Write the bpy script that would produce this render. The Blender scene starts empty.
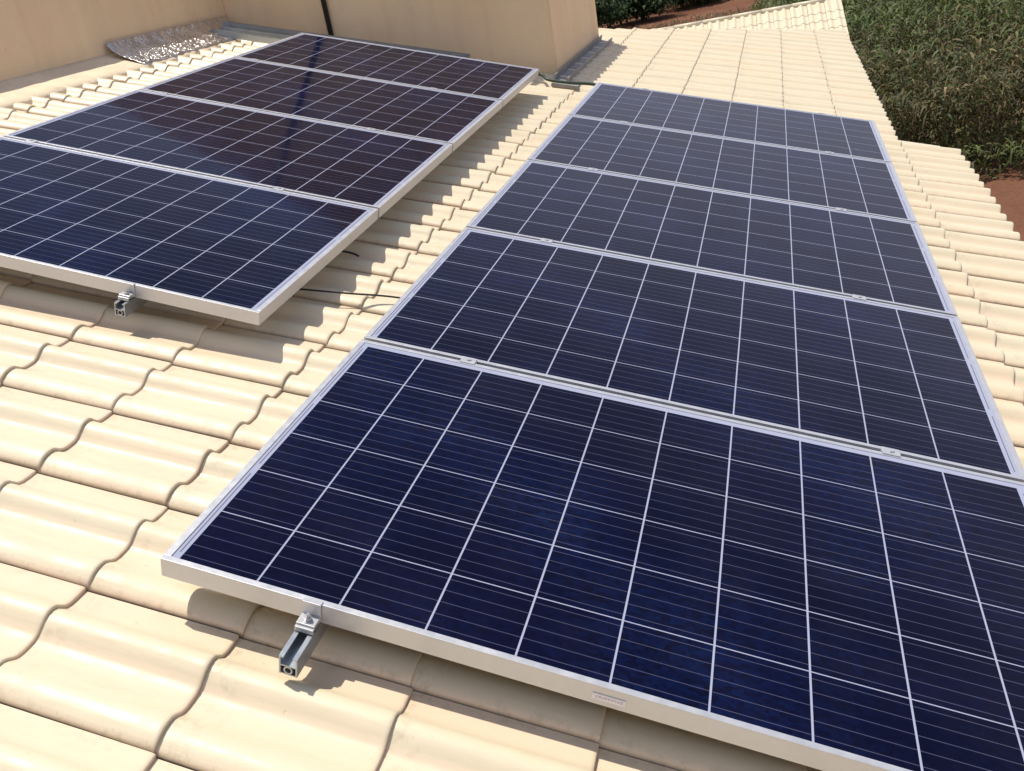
import bpy, bmesh, math, random
import numpy as np
from mathutils import Matrix, Vector, noise
random.seed(7); rng = np.random.default_rng(7)
R = math.radians
S = bpy.context.scene
COL = S.collection

# ------------------------------------------------------------------ camera
TH = R(16.7)                                   # pitch of the main roof; it falls towards +X
T3 = Matrix(((math.cos(TH), 0, math.sin(TH)), (0, 1, 0), (-math.sin(TH), 0, math.cos(TH))))
T4 = T3.to_4x4()                               # roof frame -> world
cam_d = bpy.data.cameras.new('camera'); cam = bpy.data.objects.new('camera', cam_d); COL.objects.link(cam)
right = Vector((0.92876175, 0.31219703, -0.19983647))
down = Vector((-0.03940851, -0.45289319, -0.8906934))
fwd = Vector((-0.36857642, 0.83511722, -0.40832665))
m = Matrix((right, -down, -fwd)).transposed().to_4x4()
m.translation = Vector((1.09123923, -1.1693522, 0.86365035))
cam.matrix_world = m
cam_d.sensor_fit = 'HORIZONTAL'; cam_d.sensor_width = 36
cam_d.lens = 948.5255 / 1024 * 36
cam_d.shift_x = 0.0888; cam_d.shift_y = 0.01756
cam_d.clip_end = 2000; cam_d.clip_start = 0.02
S.camera = cam

# ------------------------------------------------------------------ light
sun_dir = T3 @ Vector((-.60, .19, 1)).normalized()
w = bpy.data.worlds.new('World'); S.world = w; w.use_nodes = True
nt = w.node_tree; bg = nt.nodes['Background']; bg.inputs[1].default_value = 0.125
sky = nt.nodes.new('ShaderNodeTexSky'); sky.sky_type = 'NISHITA'; sky.sun_disc = False
sky.sun_elevation = math.asin(sun_dir.z); sky.sun_rotation = math.atan2(sun_dir.x, sun_dir.y)
sky.dust_density = 1.6; sky.air_density = 1.0; sky.ozone_density = 1.0
# thin bright haze and broken cloud, thicker low down
tc = nt.nodes.new('ShaderNodeTexCoord'); sx_ = nt.nodes.new('ShaderNodeSeparateXYZ'); nt.links.new(tc.outputs['Generated'], sx_.inputs[0])
nz_ = nt.nodes.new('ShaderNodeTexNoise'); mp_ = nt.nodes.new('ShaderNodeMapping'); mp_.inputs[3].default_value = (1.4, 1.4, 3.2)
nt.links.new(tc.outputs['Generated'], mp_.inputs[0]); nt.links.new(mp_.outputs[0], nz_.inputs['Vector']); nz_.inputs['Scale'].default_value = 1.3; nz_.inputs['Detail'].default_value = 6
r1_ = nt.nodes.new('ShaderNodeMapRange'); nt.links.new(nz_.outputs[0], r1_.inputs[0]); r1_.inputs[1].default_value = .42; r1_.inputs[2].default_value = .66; r1_.inputs[3].default_value = .60; r1_.inputs[4].default_value = .85
r2_ = nt.nodes.new('ShaderNodeMapRange'); nt.links.new(sx_.outputs[2], r2_.inputs[0]); r2_.inputs[1].default_value = .28; r2_.inputs[2].default_value = .56; r2_.inputs[3].default_value = 1.0; r2_.inputs[4].default_value = .03
mm_ = nt.nodes.new('ShaderNodeMath'); mm_.operation = 'MULTIPLY'; nt.links.new(r1_.outputs[0], mm_.inputs[0]); nt.links.new(r2_.outputs[0], mm_.inputs[1])
mx_ = nt.nodes.new('ShaderNodeMix'); mx_.data_type = 'RGBA'; nt.links.new(mm_.outputs[0], mx_.inputs[0]); nt.links.new(sky.outputs[0], mx_.inputs[6]); mx_.inputs[7].default_value = (7.9, 7.8, 9.3, 1)
nt.links.new(mx_.outputs[2], bg.inputs[0])
sd = bpy.data.lights.new('sun', 'SUN'); sd.energy = 4.4; sd.angle = R(.53); sd.color = (1, .945, .85)
so = bpy.data.objects.new('sun', sd); COL.objects.link(so)
so.rotation_euler = sun_dir.to_track_quat('Z', 'Y').to_euler(); so.location = (0, 0, 30)
S.view_settings.view_transform = 'Standard'; S.view_settings.look = 'None'
S.view_settings.exposure = -0.02; S.view_settings.gamma = 1
S.cycles.max_bounces = 8

# ------------------------------------------------------------------ node helpers
class N:
    def __init__(s, name):
        s.m = bpy.data.materials.new(name); s.m.use_nodes = True
        s.t = s.m.node_tree; s.b = s.t.nodes['Principled BSDF']; s.out = s.t.nodes['Material Output']
    def n(s, typ, **kw):
        x = s.t.nodes.new('ShaderNode' + typ)
        for k, v in kw.items(): setattr(x, k, v)
        return x
    def l(s, a, b): s.t.links.new(a, b)
    def put(s, sock, v):
        if hasattr(v, 'is_linked') or isinstance(v, bpy.types.NodeSocket): s.l(v, sock)
        else: sock.default_value = v
    def math(s, op, a, b=0.0, c=0.0, clamp=False):
        x = s.n('Math', operation=op, use_clamp=clamp)
        s.put(x.inputs[0], a); s.put(x.inputs[1], b); s.put(x.inputs[2], c); return x.outputs[0]
    def mix(s, f, a, b, mode='MIX'):
        x = s.n('Mix', data_type='RGBA', blend_type=mode)
        s.put(x.inputs[0], f); s.put(x.inputs[6], a); s.put(x.inputs[7], b); return x.outputs[2]
    def obj(s): return s.n('TexCoord').outputs['Object']
    def scale(s, vec, sc):
        x = s.n('Mapping'); s.l(vec, x.inputs[0]); x.inputs[3].default_value = sc; return x.outputs[0]
    def noise(s, vec, scale, detail=4, rough=.55, out=0):
        x = s.n('TexNoise'); s.l(vec, x.inputs['Vector']); x.inputs['Scale'].default_value = scale
        x.inputs['Detail'].default_value = detail; x.inputs['Roughness'].default_value = rough; return x.outputs[out]
    def ramp(s, f, stops):
        x = s.n('ValToRGB'); s.l(f, x.inputs[0]); e = x.color_ramp.elements
        while len(e) < len(stops): e.new(.5)
        for i, (p, c) in enumerate(stops): e[i].position = p; e[i].color = (*c, 1) if len(c) == 3 else c
        return x.outputs[0]
    def maprange(s, v, a, b, c, d):
        x = s.n('MapRange'); s.l(v, x.inputs[0])
        for i, k in enumerate((a, b, c, d)): x.inputs[i + 1].default_value = k
        return x.outputs[0]
    def bump(s, h, strength, dist):
        x = s.n('Bump'); s.l(h, x.inputs['Height']); x.inputs['Strength'].default_value = strength
        x.inputs['Distance'].default_value = dist; s.l(x.outputs[0], s.b.inputs['Normal'])
    def base(s, c, r=.5, metal=0, spec=.5):
        s.put(s.b.inputs['Base Color'], c if not isinstance(c, tuple) else (*c, 1)[:4])
        s.put(s.b.inputs['Roughness'], r); s.b.inputs['Metallic'].default_value = metal
        s.b.inputs['Specular IOR Level'].default_value = spec

# roof tile: glazed cream ceramic
def mat_tile():
    k = N('cream_tile'); o = k.obj()
    at = k.n('Attribute', attribute_name='tint').outputs['Fac']
    streak = k.noise(k.scale(o, (3, 26, 26)), 1.0, 5)
    blot = k.noise(o, 5.0, 4)
    c = k.mix(k.maprange(streak, .3, .7, 0, 1), (.645, .565, .395, 1), (.70, .63, .455, 1))
    c = k.mix(k.maprange(blot, .35, .7, 0, .55), c, (.70, .62, .435, 1))
    c = k.mix(k.math('MULTIPLY', at, .42), c, (.755, .585, .39, 1))
    pan = k.n('Attribute', attribute_name='pan').outputs['Fac']
    c = k.mix(k.math('MULTIPLY', pan, k.maprange(k.noise(k.scale(o, (1.5, 6, 6)), 1.0, 3), .3, .7, .25, .9)), c, (.765, .585, .42, 1))
    # grime specks and dull dust film
    sp = k.maprange(k.noise(o, 55.0, 3, .7), .67, .76, 0, .35)
    c = k.mix(sp, c, (.34, .25, .15, 1))
    dirt = k.maprange(k.noise(k.scale(o, (2.2, 9, 9)), 1.0, 6, .7), .54, .75, 0, .30)
    c = k.mix(dirt, c, (.48, .40, .26, 1))
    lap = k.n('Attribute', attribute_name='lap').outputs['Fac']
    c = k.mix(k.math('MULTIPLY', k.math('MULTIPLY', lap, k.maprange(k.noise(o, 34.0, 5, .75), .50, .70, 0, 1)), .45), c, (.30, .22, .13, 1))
    bl = k.maprange(k.noise(o, 11.0, 5, .75), .66, .74, 0, .4)
    c = k.mix(bl, c, (.50, .42, .29, 1))
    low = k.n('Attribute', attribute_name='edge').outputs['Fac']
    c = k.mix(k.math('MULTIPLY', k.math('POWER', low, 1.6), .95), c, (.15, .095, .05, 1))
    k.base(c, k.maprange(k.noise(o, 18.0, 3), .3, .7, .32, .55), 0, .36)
    k.bump(k.noise(k.scale(o, (14, 60, 60)), 1.0, 4), .18, .004)
    return k.m
def mat_simple(name, col, rough=.6, metal=0, nscale=20, amt=.12, bump=.15, bdist=.002, spec=.5):
    k = N(name); o = k.obj()
    nz = k.noise(o, nscale, 5, .6)
    lo = tuple(c * (1 - amt) for c in col) + (1,); hi = tuple(min(1, c * (1 + amt)) for c in col) + (1,)
    k.base(k.mix(k.maprange(nz, .3, .7, 0, 1), lo, hi), k.maprange(nz, .3, .7, max(.02, rough - .08), min(1, rough + .08)), metal, spec)
    if bump: k.bump(k.noise(o, nscale * 6, 3), bump, bdist)
    return k.m
def mat_wall():
    k = N('tan_render'); o = k.obj()
    a = k.noise(k.scale(o, (1.2, 1.2, .5)), 1.6, 5, .6)
    c = k.mix(k.maprange(a, .35, .68, 0, 1), (.80, .59, .355, 1), (.82, .645, .415, 1))
    st = k.noise(k.scale(o, (9, 9, .35)), 1.0, 4, .6)
    c = k.mix(k.maprange(st, .48, .75, 0, .45), c, (.66, .49, .31, 1))
    c = k.mix(k.maprange(k.noise(o, 5.0, 6, .7), .5, .75, 0, .3), c, (.62, .49, .33, 1))
    sp = k.maprange(k.noise(o, 22, 2, .7), .74, .8, 0, .5)
    c = k.mix(sp, c, (.35, .24, .14, 1))
    k.base(c, .85, 0, .25)
    k.bump(k.noise(o, 130, 4, .7), .35, .004)
    return k.m
def mat_cells():
    k = N('solar_cells_under_glass'); o = k.obj()
    sp = k.n('SeparateXYZ'); k.l(o, sp.inputs[0]); x, y = sp.outputs[0], sp.outputs[1]
    at = k.n('ObjectInfo').outputs['Random']
    X0, PX_, Y0, PY_ = .0287, .159, .0125, .161
    u = k.math('DIVIDE', k.math('SUBTRACT', x, X0), PX_); v = k.math('DIVIDE', k.math('SUBTRACT', y, Y0), PY_)
    fu = k.math('FRACT', u); fv = k.math('FRACT', v)
    cu = k.math('MINIMUM', fu, k.math('SUBTRACT', 1.0, fu)); cv = k.math('MINIMUM', fv, k.math('SUBTRACT', 1.0, fv))
    lineu = k.math('LESS_THAN', cu, .0115); linev = k.math('LESS_THAN', cv, .0080)
    inx = k.math('MULTIPLY', k.math('GREATER_THAN', u, -.0), k.math('LESS_THAN', u, 10.0))
    iny = k.math('MULTIPLY', k.math('GREATER_THAN', v, -.0), k.math('LESS_THAN', v, 6.0))
    inside = k.math('MULTIPLY', inx, iny)
    gap = k.math('MAXIMUM', k.math('MAXIMUM', lineu, linev), k.math('SUBTRACT', 1.0, inside))
    # five bus bars per cell, running the long way
    b = k.math('FRACT', k.math('MULTIPLY', fv, 5.0)); b = k.math('ABSOLUTE', k.math('SUBTRACT', b, .5))
    bus = k.math('LESS_THAN', b, .026)
    # fine grid fingers only tint the cell; crystal grains
    cell = k.n('CombineXYZ'); k.l(k.math('FLOOR', u), cell.inputs[0]); k.l(k.math('FLOOR', v), cell.inputs[1]); k.l(k.math('MULTIPLY', at, 97.0), cell.inputs[2])
    wn = k.n('TexWhiteNoise'); k.l(cell.outputs[0], wn.inputs[0])
    vor = k.n('TexVoronoi'); k.l(k.scale(o, (1, 1.4, 1)), vor.inputs['Vector']); vor.inputs['Scale'].default_value = 85
    vs = k.n('SeparateColor'); k.l(vor.outputs['Color'], vs.inputs[0])
    c = k.mix(wn.outputs['Value'], (.0012, .0018, .0120, 1), (.0026, .0025, .0150, 1))
    big = k.maprange(k.noise(o, 1.7, 2), .38, .62, .1, 1.0)
    c = k.mix(k.math('MULTIPLY', k.math('MULTIPLY', vs.outputs[0], 1.0), big), c, (.0022, .0072, .0430, 1))
    c = k.mix(k.maprange(k.noise(o, 2.2, 2), .4, .7, 0, .5), c, (.0034, .0030, .0120, 1))
    c = k.mix(k.math('MULTIPLY', bus, .9), c, (.062, .064, .110, 1))
    # silver ribbon on the white margins left and right
    def band(c0, hw): return k.math('LESS_THAN', k.math('ABSOLUTE', k.math('SUBTRACT', x, c0)), hw)
    seg = k.math('FRACT', k.math('DIVIDE', k.math('SUBTRACT', y, Y0), PY_ * 2)); seg = k.math('MULTIPLY', k.math('GREATER_THAN', seg, .06), k.math('LESS_THAN', seg, .94))
    rib = k.math('MULTIPLY', k.math('MAXIMUM', band(.0222, .0014), band(1.6278, .0014)), seg)
    white = k.mix(rib, (.33, .35, .45, 1), (.14, .14, .19, 1))
    c = k.mix(gap, c, white)
    dust = k.maprange(k.noise(o, 3.5, 6, .65), .45, .85, 0.0, .012)
    c = k.mix(dust, c, (.55, .47, .38, 1))
    k.base(c, .35, 0, .0)
    # glass sheet over the cells
    k.b.inputs['Coat Weight'].default_value = .45
    k.l(k.maprange(k.noise(o, 6.0, 4), .3, .7, .05, .10), k.b.inputs['Coat Roughness'])
    k.b.inputs['Coat IOR'].default_value = 1.31
    return k.m
M = {}
M['tile'] = mat_tile()
M['wall'] = mat_wall()
M['cells'] = mat_cells()
M['alu'] = mat_simple('anodised_aluminium', (.56, .56, .57), .42, .55, 30, .05, .05, .001)
M['alu_raw'] = mat_simple('raw_aluminium', (.42, .45, .47), .38, .75, 25, .10, .1, .001)
M['back'] = mat_simple('white_backsheet', (.72, .72, .70), .7)
M['steel'] = mat_simple('zinc_bolt', (.55, .55, .56), .3, .85, 60, .15)
M['dark'] = mat_simple('dark_slot', (.03, .03, .03), .7)
M['black'] = mat_simple('black_rubber', (.014, .015, .014), .45)
M['green'] = mat_simple('green_cable', (.015, .035, .018), .5)
M['sticker'] = mat_simple('pale_sticker', (.74, .70, .70), .5, 0, 90, .05, 0)
M['ink'] = mat_simple('grey_ink', (.55, .50, .52), .6, 0, 90, .05, 0)
M['mortar'] = mat_simple('pale_mortar', (.74, .61, .43), .9, 0, 7, .10, .6, .006, .2)
M['foil'] = mat_simple('bituminous_foil', (.66, .65, .64), .2, .95, 7, .25, .9, .02)
M['galv'] = mat_simple('grey_zinc', (.30, .29, .27), .6, .3, 9, .25, .2, .004)
M['concrete'] = mat_simple('plaster_underside', (.48, .42, .33), .9)
M['wood'] = mat_simple('painted_fascia', (.62, .54, .40), .7)

# ------------------------------------------------------------------ mesh helpers
def link(name, mesh, parent=None, mat=None, smooth=False):
    o = bpy.data.objects.new(name, mesh); COL.objects.link(o)
    if mat is not None:
        mesh.materials.clear()
        for mm in (mat if isinstance(mat, (list, tuple)) else [mat]): mesh.materials.append(mm)
    if parent: o.parent = parent
    if smooth:
        mesh.polygons.foreach_set('use_smooth', [True] * len(mesh.polygons))
    return o
def tag(o, label=None, cat=None, group=None, kind=None):
    if label: o['label'] = label
    if cat: o['category'] = cat
    if group: o['group'] = group
    if kind: o['kind'] = kind
    return o
def empty(name, mat4, label, cat, group=None):
    o = bpy.data.objects.new(name, None); COL.objects.link(o); o.matrix_world = mat4; o.empty_display_size = .1
    return tag(o, label, cat, group)
def at(x, y, z=0, rz=0):                       # world matrix of a point given in the roof frame
    return T4 @ Matrix.Translation((x, y, z)) @ Matrix.Rotation(rz, 4, 'Z')
class MB:
    def __init__(s): s.b = bmesh.new()
    def box(s, x0, x1, y0, y1, z0, z1, bev=0, mi=0):
        vs = [s.b.verts.new(p) for p in ((x0,y0,z0),(x1,y0,z0),(x1,y1,z0),(x0,y1,z0),(x0,y0,z1),(x1,y0,z1),(x1,y1,z1),(x0,y1,z1))]
        fs = [s.b.faces.new([vs[i] for i in f]) for f in ((0,3,2,1),(4,5,6,7),(0,1,5,4),(1,2,6,5),(2,3,7,6),(3,0,4,7))]
        for f in fs: f.material_index = mi
        if bev:
            es = list({e for f in fs for e in f.edges})
            bmesh.ops.bevel(s.b, geom=es, offset=bev, segments=2, affect='EDGES', profile=.5)
        return s
    def prism(s, poly, z0, z1):                # polygon in xy extruded in z
        a = [s.b.verts.new((x, y, z0)) for x, y in poly]; c = [s.b.verts.new((x, y, z1)) for x, y in poly]
        n = len(poly); s.b.faces.new(a[::-1]); s.b.faces.new(c)
        for i in range(n): s.b.faces.new((a[i], a[(i+1) % n], c[(i+1) % n], c[i]))
        return s
    def tube(s, pts, r, seg=10, cap=True):
        pts = [Vector(p) for p in pts]; rings = []
        for i, p in enumerate(pts):
            d = (pts[min(i+1, len(pts)-1)] - pts[max(i-1, 0)]).normalized()
            a = d.orthogonal().normalized() if not rings else (pa - d * pa.dot(d)).normalized()
            pa = a; b_ = d.cross(a)
            rings.append([s.b.verts.new(p + r * (math.cos(t) * a + math.sin(t) * b_)) for t in [2*math.pi*k/seg for k in range(seg)]])
        for q, w_ in zip(rings, rings[1:]):
            for k in range(seg): f = s.b.faces.new((q[k], q[(k+1) % seg], w_[(k+1) % seg], w_[k])); f.smooth = True
        if cap: s.b.faces.new(rings[0][::-1]); s.b.faces.new(rings[-1])
        return s
    def build(s, name, mat, parent=None, recalc=True):
        if recalc: bmesh.ops.recalc_face_normals(s.b, faces=s.b.faces)
        me = bpy.data.meshes.new(name); s.b.to_mesh(me); s.b.free()
        return link(name, me, parent, mat)
def grid_mesh(name, V, quads, attrs=None):
    me = bpy.data.meshes.new(name)
    V = np.asarray(V, np.float32); Q = np.asarray(quads, np.int32)
    me.vertices.add(len(V)); me.vertices.foreach_set('co', V.ravel())
    me.loops.add(Q.size); me.loops.foreach_set('vertex_index', Q.ravel())
    me.polygons.add(len(Q)); me.polygons.foreach_set('loop_start', np.arange(0, Q.size, 4, dtype=np.int32))
    me.polygons.foreach_set('loop_total', np.full(len(Q), 4, np.int32))
    me.update(calc_edges=True); me.validate()
    for k, a in (attrs or {}).items():
        a = np.asarray(a, np.float32)
        if a.ndim == 1:
            at_ = me.attributes.new(k, 'FLOAT', 'POINT'); at_.data.foreach_set('value', a)
        else:
            at_ = me.attributes.new(k, 'FLOAT_COLOR', 'POINT'); at_.data.foreach_set('color', a.ravel())
    return me

# ------------------------------------------------------------------ roof tiles
TW = .2905; Y_OFF = -.291                     # cover width of a tile, place of one side joint
PROF = np.array([(0,-.1225),(.004,-.1140),(.010,-.1095),(.020,-.1025),(.032,-.0980),(.045,-.0965),(.058,-.0985),(.070,-.1055),
                 (.082,-.1150),(.092,-.1205),(.104,-.1230),(.120,-.1237),(.136,-.1230),(.146,-.1180),(.156,-.1080),(.168,-.0965),(.180,-.0910),
                 (.192,-.0900),(.204,-.0950),(.216,-.1070),(.228,-.1180),(.242,-.1225),(.262,-.1240),(.2875,-.1245)])
PROF[:, 1] = -.1225 + (PROF[:, 1] + .1225) * .88
def tile_field(butts, x_top, y0, y1, yoff=Y_OFF, tw=TW, jitter=1.0):
    V, Q, tint, edge = [], [], [], []
    ny = len(PROF)
    j0 = math.floor((y0 - yoff) / tw); j1 = math.ceil((y1 - yoff) / tw)
    prev = x_top
    for xb in butts:
        L = xb - prev; x_lo = prev - .018       # runs a little under the course above
        us = [x_lo, prev + .004, prev + L*.25, prev + L*.5, prev + L*.75, xb - .016, xb - .007, xb - .002, xb]
        for j in range(j0, j1):
            yb = yoff + j * tw
            tt = rng.random(); ja = (rng.random(4) - .5) * jitter
            base = len(V)
            dxj = ja[0] * .008; dz = ja[1] * .003; tl = ja[2] * .0045; sk = ja[3] * .005
            for i, x in enumerate(us):
                s = (x - x_lo) / (xb - x_lo)
                lift = -.0095 * (1 - s) + .0
                rnd = {5: -.0001, 6: -.0003, 7: -.0010, 8: -.0030}.get(i, 0)
                for a, (py, pz) in enumerate(PROF):
                    yy = yb + py / .2905 * tw + sk * s
                    V.append((x + dxj * (i > 1), yy, pz + lift + rnd + dz * s + tl * (a / ny - .5)))
                    tint.append(tt)
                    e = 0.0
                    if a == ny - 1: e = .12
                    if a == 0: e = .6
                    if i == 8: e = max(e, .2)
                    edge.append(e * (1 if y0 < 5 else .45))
            # butt face going down on the next course, then closing under
            for dz2, ddx in ((-.0150, -.0003), (-.0160, -.012)):
                for a, (py, pz) in enumerate(PROF):
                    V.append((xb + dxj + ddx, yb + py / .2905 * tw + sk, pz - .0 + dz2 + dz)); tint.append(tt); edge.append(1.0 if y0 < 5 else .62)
            n = len(us) + 2
            for i in range(n - 1):
                for a in range(ny - 1):
                    p = base + i * ny + a
                    Q.append((p, p + ny, p + ny + 1, p + 1))
            # side lip of the tile at its low-y edge
            b2 = len(V)
            for i, x in enumerate(us):
                pz = PROF[0][1]; s = (x - x_lo) / (xb - x_lo)
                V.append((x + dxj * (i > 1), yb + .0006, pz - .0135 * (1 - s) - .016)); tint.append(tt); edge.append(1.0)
            for i in range(len(us) - 1):
                Q.append((base + i * ny, b2 + i, b2 + i + 1, base + (i + 1) * ny))
        prev = xb
    return V, Q, tint, edge
def pan_of(V):
    V = np.asarray(V); yy = np.mod(V[:, 1] - Y_OFF, TW)
    z = np.interp(yy, PROF[:, 0], PROF[:, 1]); return np.clip((-.108 - z) / .010, 0, 1)
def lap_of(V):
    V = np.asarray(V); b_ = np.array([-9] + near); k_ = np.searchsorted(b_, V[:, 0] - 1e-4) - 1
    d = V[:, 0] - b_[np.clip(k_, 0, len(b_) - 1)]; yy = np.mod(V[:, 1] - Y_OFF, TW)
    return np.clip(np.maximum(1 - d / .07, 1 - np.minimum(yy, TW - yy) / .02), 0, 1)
def roof_mesh(name, parts):
    V, Q, t_, e_ = [], [], [], []
    for a in parts:
        v, q, t, e = tile_field(*a[:4], **(a[4] if len(a) > 4 else {}))
        o = len(V); V += v; Q += [tuple(i + o for i in k) for k in q]; t_ += t; e_ += e
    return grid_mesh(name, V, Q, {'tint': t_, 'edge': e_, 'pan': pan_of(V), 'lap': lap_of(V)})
def bisect(me, co, no):                         # throw away what lies on the +no side
    b = bmesh.new(); b.from_mesh(me)
    bmesh.ops.bisect_plane(b, geom=b.verts[:] + b.edges[:] + b.faces[:], plane_co=co, plane_no=no, clear_outer=True)
    b.to_mesh(me); b.free()

house = empty('house', at(0, 0, 0), 'cream tiled house roof with tan rendered walls that carries the solar panels', 'house')
near = [-2.56, -1.99, -1.55, -1.19, -.836, -.503, -.170, .163, .496, .829, 1.162, 1.495, 1.828, 2.161]
me = roof_mesh('roof', [(near, -3.42, -1.75, 5.2 + .0, {}), (near[:-1], -3.42, 5.23, 10.9, {'jitter': .5})])
# square the second field onto the first: tiles of both share the same side joints
bisect(me, (-.452, 8.34, 0), Vector((-.697, .717, 0)).normalized())
roof = link('roof', me, house, M['tile'], True)
bm_ = MB()
bm_.prism([(-3.4, -1.75), (2.10, -1.75), (2.10, 5.42), (1.76, 5.42), (1.76, 10.30), (-.47, 8.16), (-.47, 7.3), (-3.4, 7.3)], -.26, -.150)
bm_.build('roof_deck', M['wood'], house)
# far hip slope that falls away behind the main slope
hip = MB()
A_ = Vector((-.452, 8.341, -.125)); B_ = Vector((1.78, 10.51, -.125))
fall = T3.inverted() @ Vector((-.03, .957, -.2873))
vs = [hip.b.verts.new(p) for p in (A_, B_, B_ + fall * .15, A_ + fall * 3.2, A_ + T3.inverted() @ Vector((-3, 0, 0)) + fall * 3.2, A_ + T3.inverted() @ Vector((-3, 0, 0)))]
hip.b.faces.new(vs)
r_ = bmesh.ops.extrude_face_region(hip.b, geom=hip.b.faces[:])
for v in [g for g in r_['geom'] if isinstance(g, bmesh.types.BMVert)]: v.co.z -= .03
hip.build('roof_slope', M['tile'], house)

# walls are plumb: built in world axes under a plumb child frame
inv = T4.inverted()
def plumb(o): o.matrix_local = inv; return o
def W(x, y, z=0): return T3 @ Vector((x, y, z))
ZT = 2.17
Cx = W(-.36, 0, -.12).x
Bt = MB()
tp = [(-4.1, -3.55), (Cx, -3.55), (Cx, .92), (-.98, .92), (-.98, ZT), (-4.1, ZT)]
ta = [Bt.b.verts.new((x, 5.75, z)) for x, z in tp]; tb = [Bt.b.verts.new((x, 7.62, z)) for x, z in tp]
Bt.b.faces.new(ta); Bt.b.faces.new(tb[::-1])
for i in range(6): Bt.b.faces.new((ta[i], tb[i], tb[(i + 1) % 6], ta[(i + 1) % 6]))
bmesh.ops.bevel(Bt.b, geom=Bt.b.edges[:], offset=.01, segments=2, affect='EDGES')
plumb(Bt.build('tower_wall', M['wall'], house))
Ax = W(-2.93, 0, -.12).x; az = W(-2.93, 0, -.12).z
Pa = MB(); Pa.box(Ax - .18, Ax, -3, 5.748, -3.55, az + .50, .006)
plumb(Pa.build('parapet_wall', M['wall'], house))
Ew = MB(); ez = W(1.45, 0, -.26).z
Ew.box(Ax - .5, W(1.35, 0, -.3).x, -1.5, 5.2, -3.58, W(1.35, 0, -.27).z - .02)
Ew.box(Ax - .4, W(1.0, 0, -.3).x, 5.2, 8.0, -3.58, W(1.0, 0, -.27).z - .03)
plumb(Ew.build('wall', M['wall'], house))

# mortar fillet and crumpled flashing at the head of the slope
def lathe_strip(name, mat, ys, prof, jitter, seed, parent=house, thick=.006):
    V = []; npf = len(prof)
    for i, y in enumerate(ys):
        for a, (x, z) in enumerate(prof):
            fq = 2.6 if name == 'flashing' else 1.0
            nx = noise.noise(Vector((y * 6 * fq + seed, a * .9, 0))) ; nz = noise.noise(Vector((y * 9 * fq + seed, a * 1.3, 5))) + (.5 * abs(noise.noise(Vector((y * 31 + a, a * 1.1, 9)))) if name == 'flashing' else 0)
            e = 0 if a == 0 else 1
            V.append((x + nx * jitter * e, y, z + nz * jitter * .6 * e))
    Q = [(i*npf+a, i*npf+a+1, (i+1)*npf+a+1, (i+1)*npf+a) for i in range(len(ys)-1) for a in range(npf-1)]
    me = grid_mesh(name, V, Q)
    o = link(name, me, parent, mat, name != 'flashing')
    md = o.modifiers.new('solid', 'SOLIDIFY'); md.thickness = thick; md.offset = -1
    return o
ys = np.arange(-1.7, 4.22, .03)
lathe_strip('mortar_fillet', M['mortar'], np.arange(-1.7, 5.72, .03), [(-2.95, -.070), (-2.92, -.078), (-2.88, -.083), (-2.84, -.086), (-2.80, -.089), (-2.76, -.091), (-2.71, -.094), (-2.66, -.098), (-2.64, -.12)], .007, 3, thick=.03)
ys = np.arange(4.16, 5.72, .018)
def foilz(y): return 0
fo = lathe_strip('flashing', M['foil'], ys, [(-2.935, .0), (-2.927, -.015), (-2.91, -.035), (-2.88, -.05), (-2.85, -.060), (-2.82, -.066), (-2.80, -.071), (-2.775, -.077), (-2.75, -.081), (-2.72, -.084), (-2.69, -.087), (-2.665, -.097)], .017, 11, thick=.002)
# grey gutter along the foot of the tower, beside the slope
g1 = MB(); g1.box(-.352, -.345, 5.50, 7.60, -.115, -.060); g1.box(-.345, -.262, 5.50, 7.60, -.108, -.102); g1.box(-.262, -.255, 5.50, 7.60, -.112, -.070)
g1.build('gutter', M['galv'], house)
# step flashing piece at the tower corner
g2 = MB(); g2.box(-.34, -.16, 5.36, 5.47, -.112, -.088, .004); g2.build('flashing_patch', M['galv'], house)

# ------------------------------------------------------------------ solar panels
PL, PW = 1.65, 1.0085
def make_panel_meshes():
    f = MB(); lw, lx, h, wall = .0125, .0145, .040, .0028
    # outer web
    f.box(0, PL, 0, wall, -h, -.0006); f.box(0, PL, PW - wall, PW, -h, -.0006)
    f.box(0, wall, wall, PW - wall, -h, -.0006); f.box(PL - wall, PL, wall, PW - wall, -h, -.0006)
    # top lip with a soft outer edge
    f.box(-.0003, PL + .0003, -.0003, lw, -.0024, .0009, .0006)
    f.box(-.0003, PL + .0003, PW - lw, PW + .0003, -.0024, .0009, .0006)
    f.box(-.0003, lx, lw + .0002, PW - lw - .0002, -.0024, .0009, .0006)
    f.box(PL - lx, PL + .0003, lw + .0002, PW - lw - .0002, -.0024, .0009, .0006)
    # foot flange underneath
    f.box(wall, PL - wall, wall, .028, -h, -h + .002); f.box(wall, PL - wall, PW - .028, PW - wall, -h, -h + .002)
    # slots that show as dark nicks at the mitred corners
    g = MB(); g.box(.006, PL - .006, .004, PW - .004, -.0042, -.0012)
    b = MB(); b.box(.006, PL - .006, .004, PW - .004, -.0072, -.0048)
    return f, g, b
f, g, b = make_panel_meshes()
pr = empty('solar_panel', at(0, 0, 0), '', 'solar panel')
fo_ = f.build('frame', M['alu'], pr); gl_ = g.build('glass', M['cells'], pr); bk_ = b.build('backsheet', M['back'], pr)
jb = MB(); jb.box(PL/2 - .06, PL/2 + .06, PW - .16, PW - .06, -.03, -.0075, .004); jb_ = jb.build('junction_box', M['black'], pr)
PITCH = 1.0238
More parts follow.
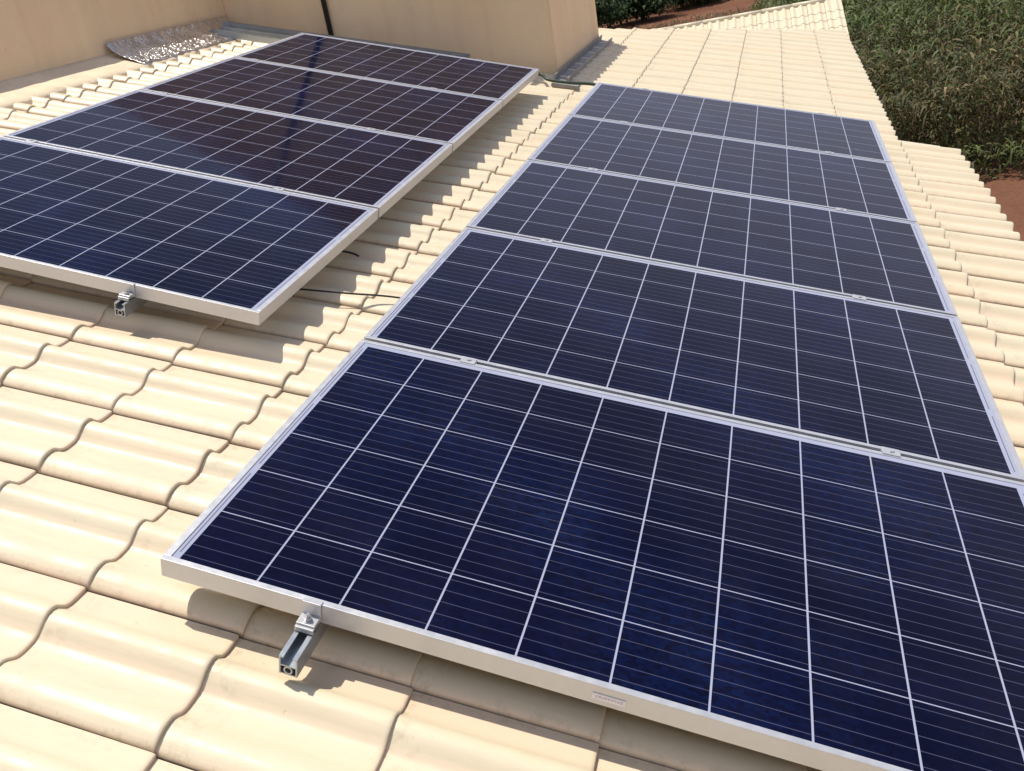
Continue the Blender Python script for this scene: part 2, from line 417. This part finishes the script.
def place_panel(first, M4, sc, label, group):
    if first: r = pr
    else:
        r = pr.copy(); COL.objects.link(r)
        for ch in (fo_, gl_, bk_, jb_):
            c = ch.copy(); COL.objects.link(c); c.parent = r
    r.matrix_world = M4
    r.scale = (sc, sc, sc)
    tag(r, label, 'solar panel', group)
    return r
rl = ['nearest panel of the right row, pale sticker on its front edge, bolt clamp below',
      'second solar panel from the near end of the right row',
      'middle solar panel of the right row of five',
      'fourth solar panel from the near end of the right row',
      'farthest solar panel of the right row, with bare roof beyond it']
panels_r = []
for i in range(5):
    jx, jr = (random.random() - .5) * .004, (random.random() - .5) * .001
    panels_r.append(place_panel(i == 0, at(jx if i else 0, i * PITCH, 0, jr if i else 0), 1, rl[i], 'solar panels of the right row'))
# left row: stands a little higher and very slightly turned
qoff = Vector((-.3411, 1.0597, -.0137)); qr = Vector((.0093, .0164, .0146)); Cr = Vector((.797, -1.1694, 1.1408))
EPS = .0172; SC = 1 - EPS
Rl = Matrix.Rotation(qr.length, 4, qr.normalized())
origin = Cr + (qoff - Cr) * SC
LM = T4 @ Matrix.Translation(origin) @ Rl @ Matrix.Scale(SC, 4)     # left-row frame; x=0 is its right edge
ll = ['nearest solar panel of the left row, cut off by the picture edge',
      'second solar panel of the left row, half reflecting pale sky',
      'third solar panel of the left row, reflecting the tan wall',
      'farthest solar panel of the left row, against the tan wall']
for i in range(4):
    Mx = LM @ Matrix.Translation((-PL * .9952, i * PITCH, 0))
    r = place_panel(False, Mx, SC, ll[i], 'solar panels of the left row')
    r.matrix_world = Mx
# sticker on the near edge of the nearest panel
s_ = MB(); s_.box(.800, .855, -.0012, -.0004, -.029, -.016); st = s_.build('sticker', M['sticker'], panels_r[0])
k_ = MB(); xx = .806
for wd in (.003, .0045, .002, .004, .003, .0045, .002, .0035, .004):
    k_.box(xx, xx + wd, -.0017, -.0013, -.0255 + random.random() * .002, -.0205 + random.random() * .001); xx += wd + .0018
k_.build('print', M['ink'], st)

# ------------------------------------------------------------------ rails, clamps
def rail_mesh(L):
    m_ = MB(); w2 = .017
    m_.box(-w2, -w2 + .003, 0, L, -.040, 0); m_.box(w2 - .003, w2, 0, L, -.040, 0)          # side walls
    m_.box(-w2 + .003, w2 - .003, 0, L, -.021, -.0185)                                      # web under the bolt slot
    m_.box(-w2 + .003, -w2 + .0085, 0, L, -.0028, -.0003); m_.box(w2 - .0085, w2 - .003, 0, L, -.0028, -.0003)  # slot lips
    m_.box(-w2 + .003, w2 - .003, 0, L, -.0395, -.0370)                                      # floor
    m_.b.verts.index_update()
    # round port in the lower chamber
    seg = 14; ro, ri = .0085, .0058; c = (0, -.0291)
    rings = []
    for y, r in ((0, ri), (0, ro), (L, ro), (L, ri)):
        rings.append([m_.b.verts.new((c[0] + r * math.cos(2*math.pi*k/seg), y, c[1] + r * math.sin(2*math.pi*k/seg))) for k in range(seg)])
    for a in range(4):
        q, w_ = rings[a], rings[(a + 1) % 4]
        for k in range(seg): m_.b.faces.new((q[k], q[(k+1) % seg], w_[(k+1) % seg], w_[k]))
    return m_
def rail(M4, L, label, group):
    o = empty('mounting_rail', M4, label, 'rail', group)
    rail_mesh(L).build('profile', M['alu_raw'], o)
    return o
G = 'aluminium rails under the solar panels'
rail(at(.302, -.100, -.0402), 5.26, 'open ended aluminium rail jutting out below the front of the right row', G)
rail(at(1.35, -.100, -.0402), 5.24, 'mostly hidden aluminium rail under the right side of the right row', G)
rail(LM @ Matrix.Translation((-.410, -.058, -.0402)), 4.2, 'aluminium rail under the left row, its end jutting out beside the bolted clamp', G)
rail(LM @ Matrix.Translation((-1.50, -.075, -.0402)), 4.2, 'aluminium rail under the far left side of the left row, mostly hidden', G)

def end_clamp_meshes():
    p = MB()
    p.box(-.0175, .0175, -.0045, -.0012, -.036, .0032, .0006)       # upright plate against the frame
    p.box(-.0175, .0175, -.0012, .0075, .0012, .0032)               # lip over the frame
    p.box(-.0175, .0175, -.036, -.0045, -.0335, -.0290, .0006)      # foot
    p.box(-.0175, .0175, -.036, -.0325, -.0388, -.0338)             # toe
    p.box(-.0175, .0175, -.030, -.0045, -.0288, -.0245, .0008)      # raised block under the nut
    b_ = MB()
    def cyl(r, z0, z1, n, rot=0, y=-.019):
        poly = [(r*math.cos(2*math.pi*k/n+rot), y + r*math.sin(2*math.pi*k/n+rot)) for k in range(n)]
        b_.prism(poly, z0, z1)
    cyl(.0085, -.0244, -.0226, 18); cyl(.0068, -.0225, -.0165, 6, .3); cyl(.0036, -.0164, -.0095, 12)
    return p, b_
def mid_clamp_meshes():
    p = MB(); p.box(-.020, .020, -.016, .016, .0014, .0036, .0006)
    p.box(-.022, .022, -.0045, .0045, -.034, .0012)
    b_ = MB(); b_.prism([(.0068*math.cos(k*math.pi/3), .0068*math.sin(k*math.pi/3)) for k in range(6)], .0038, .0072)
    return p, b_
def make_clamp(kind):
    o = empty('end_clamp' if kind == 'end' else 'mid_clamp', at(0, 0, 0), '', 'clamp')
    p, b_ = end_clamp_meshes() if kind == 'end' else mid_clamp_meshes()
    p.build('bracket', M['alu'], o); b_.build('bolt', M['steel'] if kind == 'end' else M['alu'], o)
    return o
protos = {}
def clamp(kind, M4, label, group):
    if kind not in protos:
        protos[kind] = o = make_clamp(kind)
    else:
        src = protos[kind]; o = src.copy(); COL.objects.link(o)
        for ch in src.children:
            if ch.name.split('.')[0] in ('bracket', 'bolt'):
                c = ch.copy(); COL.objects.link(c); c.parent = o
    o.matrix_world = M4; tag(o, label, 'clamp', group)
ordn = ['nearest and second', 'second and third', 'third and fourth', 'fourth and farthest']
GE, GM = 'end clamps gripping the outer panel edges', 'mid clamps bridging the gaps between panels'
RZ = Matrix.Rotation(math.pi, 4, 'Z')
clamp('end', at(.302, -.0006, 0), 'shiny bolted end clamp on the jutting rail at the right row front', GE)
yend = 4 * PITCH + PW
clamp('end', at(.302, yend + .0006, 0) @ RZ, 'end clamp on the far edge of the right row, left one of two', GE)
clamp('end', at(1.35, yend + .0006, 0) @ RZ, 'end clamp on the far edge of the right row, right one of two', GE)
for i in range(4):
    y = (i + 1) * PITCH - (PITCH - PW) / 2
    clamp('mid', at(.300, y, 0), 'left clamp in the gap between the %s panels of the right row' % ordn[i], GM)
    clamp('mid', at(1.35, y, 0), 'right clamp in the gap between the %s panels of the right row' % ordn[i], GM)
ord4 = ['nearest and second', 'second and third', 'third and farthest']
clamp('end', LM @ Matrix.Translation((-.410, -.0006, 0)), 'end clamp on the jutting rail at the front of the left row', GE)
yl = 3 * PITCH + PW
clamp('end', LM @ Matrix.Translation((-.398, yl + .0006, 0)) @ RZ, 'end clamp on the far edge of the left row, in front of the tan wall', GE)
for i in range(3):
    y = (i + 1) * PITCH - (PITCH - PW) / 2
    clamp('mid', LM @ Matrix.Translation((-.398, y, 0)), 'right clamp in the gap between the %s panels of the left row' % ord4[i], GM)
    clamp('mid', LM @ Matrix.Translation((-1.50, y, 0)), 'left clamp in the gap between the %s panels of the left row' % ord4[i], GM)

# ------------------------------------------------------------------ cables, conduit, spare rails
def smooth_path(pts, n=10):
    P = [Vector(p) for p in pts]; P = [P[0]*2 - P[1]] + P + [P[-1]*2 - P[-2]]; out = []
    for i in range(1, len(P) - 2):
        for k in range(n):
            t = k / n
            out.append(.5 * ((2*P[i]) + (-P[i-1] + P[i+1])*t + (2*P[i-1] - 5*P[i] + 4*P[i+1] - P[i+2])*t*t + (-P[i-1] + 3*P[i] - 3*P[i+1] + P[i+2])*t*t*t))
    out.append(P[-2]); return out
def cable(name, pts, r, mat, label, cat='cable', cat4=None):
    p = [T3 @ v for v in smooth_path(pts)]
    o0 = p[0]; c = MB().tube([v - o0 for v in p], r, 10).build(name, mat)
    c.location = o0; return tag(c, label, cat)
cable('cable', [(-.70, 1.32, -.081), (-.37, 1.405, -.079), (-.21, 1.455, -.081), (-.12, 1.487, -.082), (-.04, 1.505, -.083), (.15, 1.53, -.084)], .0032, M['black'],
      'thin black cable lying across the cream tiles between the two rows of panels')
cable('cable', [(-.62, 1.74, -.082), (-.45, 1.772, -.080), (-.375, 1.785, -.080), (-.335, 1.792, -.084), (-.312, 1.790, -.089)], .0038, M['black'],
      'short black cable end poking out from under the left row of panels')
cable('cable', [(-.80, 5.20, -.06), (-.46, 5.41, -.055), (-.36, 5.335, -.068), (-.21, 5.32, -.066), (-.06, 5.335, -.058), (.05, 5.30, -.07), (.15, 5.15, -.07)], .010, M['green'],
      'dark green cable strung between the far ends of the two rows of panels')
def Wz(xw, y, z): return Vector((xw, y, z))
pc = MB()
px_ = W(-2.08, 0, -.12).x
zr = W(-2.08, 0, -.12).z
pc.tube([(0, 0, -.02), (0, 0, 1.62)], .019, 14)
cd = pc.build('conduit', M['black']); cd.location = (-2.01, 5.727, zr + .02)
tag(cd, 'black conduit pipe running up the tan wall behind the left row', 'pipe')
for i, (dx, dy, dz, l, lab) in enumerate([(-2.86, 5.34, .000, 1.9, 'grey aluminium rail lying lowest and nearest at the foot of the tan wall'),
                                   (-2.85, 5.46, .004, 1.95, 'grey aluminium rail in the middle of the spare rails at the tan wall'),
                                   (-2.88, 5.56, .028, 1.9, 'grey aluminium rail propped highest and closest to the tan wall')]):
    o = empty('spare_rail', at(dx, dy, -.048 + dz, R(-90) + (i - 1) * .012), lab, 'rail', 'spare rails lying at the foot of the wall')
    rail_mesh(l).build('profile', M['alu_raw'], o)

# ------------------------------------------------------------------ second roof behind
ob_o = Vector((1.2, 14.6, -1.35))
up_t = T3 @ Vector((1, 0, 0))
FU = Vector((1, .03, 0)).normalized()
FP = R(18)
FD = Vector((.03, -1, 0)).normalized() * math.cos(FP) + Vector((0, 0, -math.sin(FP)))   # downhill
FN = FD.cross(FU).normalized()
if FN.z < 0: FN = -FN
# tile frame: x = downhill, y along the rows, z = normal
Fm = Matrix((FD, FN.cross(FD), FN)).transposed().to_4x4()
D_ = 17.0
fv = Vector((0, 0, 0))
def cray(u, v):
    return (right * ((u - 421.1) / 948.5255) + down * ((v - 403.5) / 948.5255) + fwd)
P0 = cam.matrix_world.translation + cray(826, 0) * D_      # ridge end of the second roof
Fm.translation = P0
shed = empty('outbuilding', Fm, 'small cream tiled roof of the building beyond the main roof', 'house')
e2 = 1.0 if (FN.cross(FD)).dot(FU) > 0 else -1.0
ylo, yhi = (-5.82, -.02) if e2 > 0 else (.02, 5.82)
v, q_, t, e = tile_field([.333 * (k + 1) - .1 for k in range(5)], -.25, ylo, yhi, yoff=ylo, tw=.29)
me = grid_mesh('roof', v, q_, {'tint': t, 'edge': e}); link('roof', me, shed, M['tile'], True)
sl = MB(); sl.box(-.2, 1.5, ylo, yhi, -.24, -.15); sl.build('roof_deck', M['wood'], shed)
rc = MB()
for k in range(11):
    a = ylo + k * (yhi - ylo) / 11; rc.tube([(-.26, a, -.12), (-.26, a + (yhi - ylo) / 11 + .02, -.125)], .05, 12)
rc.build('ridge_cap', M['tile'], shed)
hw = MB(); hw.box(-.05, .9, ylo + .3, yhi - .3, -3.4, -.25)
hw.build('wall', M['wall'], shed)

# ------------------------------------------------------------------ ground and vegetation
GZ = -3.6
def mat_soil():
    k = N('red_soil'); o = k.obj()
    a = k.noise(o, .35, 6, .6); b2 = k.noise(o, 9.0, 6, .7)
    c = k.mix(k.maprange(a, .35, .65, 0, 1), (.155, .068, .040, 1), (.22, .105, .062, 1))
    c = k.mix(k.maprange(b2, .5, .75, 0, .6), c, (.075, .036, .024, 1))
    k.base(c, .95, 0, .1); k.bump(b2, .8, .08); return k.m
bpy_g = MB()
n = 60; ext = 900
# denser near the house, gently rolling farther out
xs = [math.copysign(abs(t) ** 2.2, t) * ext for t in np.linspace(-1, 1, n)]
vv = [[bpy_g.b.verts.new((x, y + 10, GZ + (0 if math.hypot(x, y) < 70 else (noise.noise(Vector((x, y, 0)) * .006)) * 3))) for x in xs] for y in xs]
for i in range(n - 1):
    for j in range(n - 1): bpy_g.b.faces.new((vv[i][j], vv[i][j+1], vv[i+1][j+1], vv[i+1][j]))
gr = bpy_g.build('ground', mat_soil()); tag(gr, kind='structure')

def mat_leaf(name):
    k = N(name)
    c = k.n('Attribute', attribute_name='Col').outputs['Color']
    k.base(c, .6, 0, .3)
    tr = k.n('BsdfTranslucent'); k.l(c, tr.inputs[0])
    mx = k.n('MixShader'); mx.inputs[0].default_value = .25
    k.l(k.b.outputs[0], mx.inputs[1]); k.l(tr.outputs[0], mx.inputs[2]); k.l(mx.outputs[0], k.out.inputs[0])
    return k.m
M['leaf'] = mat_leaf('leaf')
def ribbons(base, az, length, width, rise, droop, cols, nseg=4):
    """curved leaf blades as quads; all args arrays of N"""
    Nn = len(az); t = np.linspace(0, 1, nseg + 1)
    hx = np.cos(az)[:, None]; hy = np.sin(az)[:, None]
    L = length[:, None]
    hor = L * t * (.75 - .12 * t); ver = L * (rise[:, None] * t - droop[:, None] * t ** 2.2)
    cx = base[:, 0:1] + hx * hor; cy = base[:, 1:2] + hy * hor; cz = base[:, 2:3] + ver
    wd = width[:, None] * .5 * np.array([.55, 1.0, .85, .5, .04])[None, :nseg + 1]
    tw = rng.uniform(-.6, .6, (Nn, 1))
    sx = -hy * wd; sy = hx * wd; sz = wd * tw
    V = np.stack([np.stack([cx - sx, cy - sy, cz - sz], -1), np.stack([cx + sx, cy + sy, cz + sz], -1)], 2)  # N,seg+1,2,3
    V = V.reshape(-1, 3)
    b0 = (np.arange(Nn) * (nseg + 1) * 2)[:, None] + np.arange(nseg)[None] * 2
    Q = np.stack([b0, b0 + 1, b0 + 3, b0 + 2], -1).reshape(-1, 4)
    C_ = np.repeat(cols, (nseg + 1) * 2, axis=0)
    C_ = np.c_[C_, np.ones(len(C_))]
    return V, Q, C_
def build_leaves(name, lists, label, cat, kind=None, parent=None):
    V, Q, C_ = [], [], []; o = 0
    for v, q, c in lists:
        V.append(v); Q.append(q + o); C_.append(c); o += len(v)
    me = grid_mesh(name, np.concatenate(V), np.concatenate(Q), {'Col': np.concatenate(C_)})
    ob = link(name, me, parent, M['leaf'])
    if not parent: tag(ob, label, cat, None, kind)
    return ob
def pick(pal, n):
    pal = np.array(pal); c = pal[rng.integers(0, len(pal), n)]
    return np.clip(c * rng.uniform(.8, 1.5, (n, 1)) * np.array([1.12, 1.0, .92]), 0, 1)
# maize: rows of plants, drying near the house
pts = []
for y in np.arange(15.4, 33, .62):
    for x in np.arange(1.2, 17, .24):
        if x > 3.2 + (y - 13.5) * .38 + 4: continue
        if x < .8 + (y > 24) * 0: continue
        if y < 16.4 and x > 4.3: continue
        pts.append((x + rng.normal(0, .05), y + rng.normal(0, .07)))
pts = np.array(pts); n = len(pts)
hts = rng.uniform(1.35, 1.95, n)
lv = []
dryness = np.clip((24.5 - pts[:, 1]) / 7 + rng.normal(0, .35, n), 0, 1)
for k in range(14):
    f_ = (k + .5) / 14
    base = np.c_[pts, GZ + hts * (.15 + .85 * f_)]
    az = rng.uniform(0, 2 * math.pi, n)
    c1 = pick([(.13, .11, .05), (.085, .08, .034), (.065, .066, .026), (.05, .062, .02), (.04, .034, .017), (.05, .062, .022), (.20, .165, .09), (.15, .125, .06)], n)
    c2 = pick([(.038, .075, .018), (.05, .095, .024), (.066, .110, .030), (.08, .115, .04)], n)
    sel = (rng.random(n) < dryness * .75)[:, None]
    lv.append(ribbons(base, az, rng.uniform(.25, .50, n), rng.uniform(.018, .042, n), rng.uniform(.3, .9, n), rng.uniform(.4, 1.5, n), np.where(sel, c1, c2)))
# stalks as narrow upright blades crossing each other
for a0 in (0, math.pi / 2):
    base = np.c_[pts, np.full(n, GZ)]
    v, q, c = ribbons(base, np.full(n, a0), hts, np.full(n, .016), np.full(n, 1.0), np.zeros(n), pick([(.08, .08, .03), (.11, .10, .04)], n))
    # straighten
    v = v.reshape(n, -1, 3); v[:, :, :2] = base[:, None, :2] + (v[:, :, :2] - base[:, None, :2]) * np.array([.06 if a0 == 0 else 1, 1 if a0 == 0 else .06]) ; v = v.reshape(-1, 3)
    lv.append((v, q, c))
build_leaves('maize_crop', lv, 'drying maize plants standing in the field beside the roof', 'crop', 'stuff')
# dense green weeds filling the field farther out and between the rows
def weeds(n, x0, x1, y0, y1, h0, h1, size, pal, cond=None):
    p = np.c_[rng.uniform(x0, x1, n), rng.uniform(y0, y1, n)]
    if cond is not None: p = p[cond(p)]
    n = len(p)
    cl = np.array([noise.noise(Vector((a * .55, b * .4, 0))) for a, b in p])
    hh = (h0 + (h1 - h0) * rng.random(n) ** .7) * (1 + .45 * cl)
    base = np.c_[p, GZ + hh]
    return ribbons(base, rng.uniform(0, 6.28, n), rng.uniform(.9, 1.9, n) * size, rng.uniform(.09, .20, n) * size, rng.uniform(.1, .9, n), rng.uniform(.2, 1.1, n),
                   pick(pal, n) * (1 + .5 * cl[:, None]), 3)
GP = [(.042, .068, .016), (.056, .088, .020), (.074, .106, .028), (.092, .116, .038), (.05, .055, .02)]
BP = [(.08, .07, .03), (.055, .058, .022), (.11, .09, .042), (.06, .068, .024)]
wl = [weeds(80000, 1, 20, 19, 34, .9, 1.75, .24, GP, lambda p: (p[:, 0] < p[:, 1] * .42 + 1) & (rng.random(len(p)) < (p[:, 1] - 18) / 10)),
      weeds(100000, -1, 26, 26, 62, .1, 1.25, .30, GP, lambda p: (p[:, 0] > .6 + (p[:, 1] - 40) * .03) & (p[:, 0] < p[:, 1] * .42 + 2)),
      weeds(80000, 1, 13, 15.2, 27, .1, 1.3, .17, BP + BP + GP + [(.16, .135, .065), (.11, .095, .04)], lambda p: (p[:, 0] < 3.8 + (p[:, 1] - 13.5) * .45) & ~((p[:, 1] < 16.6) & (p[:, 0] > 4.4))),
      weeds(1800, 3.2, 6.2, 14.6, 16.4, .0, .45, .16, GP)]
build_leaves('green_weeds', wl, 'dense green weeds covering the field', 'weeds', 'stuff')
wl = [weeds(5000, -16, .8, 36, 46, .0, .12, .25, BP + [(.14, .06, .035)]), weeds(26000, -18, 2.5, 52, 80, .05, .9, .5, GP)]
build_leaves('rough_grass', wl, 'patchy grass on the dark soil beyond the small roof', 'grass', 'stuff')
def shrub(x, y, r, h, label):
    o = empty('shrub', Matrix.Translation((x, y, GZ)), label, 'shrub', 'shrubs behind the tan tower')
    tk = MB()
    for k in range(5):
        a = k * 1.26 + random.random(); tk.tube([(0, 0, 0), (.15*r*math.cos(a), .15*r*math.sin(a), h*.3), (.5*r*math.cos(a), .5*r*math.sin(a), h*.7)], .045, 6)
    tk.build('stem', mat_bark, o)
    nn = 5200
    # clumps
    nc = 26; cc = rng.normal(0, 1, (nc, 3)); cc /= np.linalg.norm(cc, axis=1)[:, None]; cc *= rng.uniform(.35, .95, (nc, 1)) * np.array([r, r, h * .5]); cc[:, 2] += h * .52
    ci = rng.integers(0, nc, nn); p = cc[ci] + rng.normal(0, .22, (nn, 3)) * np.array([r, r, h * .45]) * .8
    p[:, 2] = np.maximum(p[:, 2], .05)
    shade = rng.uniform(.6, 1.35, nc)[ci][:, None]
    v, q, c = ribbons(p, rng.uniform(0, 6.28, nn), rng.uniform(.12, .26, nn), rng.uniform(.06, .12, nn), rng.uniform(-.3, .9, nn), rng.uniform(.1, .9, nn),
                      pick([(.022, .048, .016), (.032, .065, .022), (.045, .080, .03)], nn) * shade, 2)
    build_leaves('foliage', [(v, q, c)], None, None, None, o)
mat_bark = mat_simple('bark', (.10, .07, .045), .9)
shrub(-7.6, 47.5, 2.1, 2.7, 'dark green shrub right beside the edge of the tan wall')
shrub(-5.2, 49.5, 1.8, 2.3, 'rounded dark shrub, second from the tan wall')
shrub(-3.1, 52.5, 1.6, 1.9, 'low dark shrub, farthest from the tan wall')
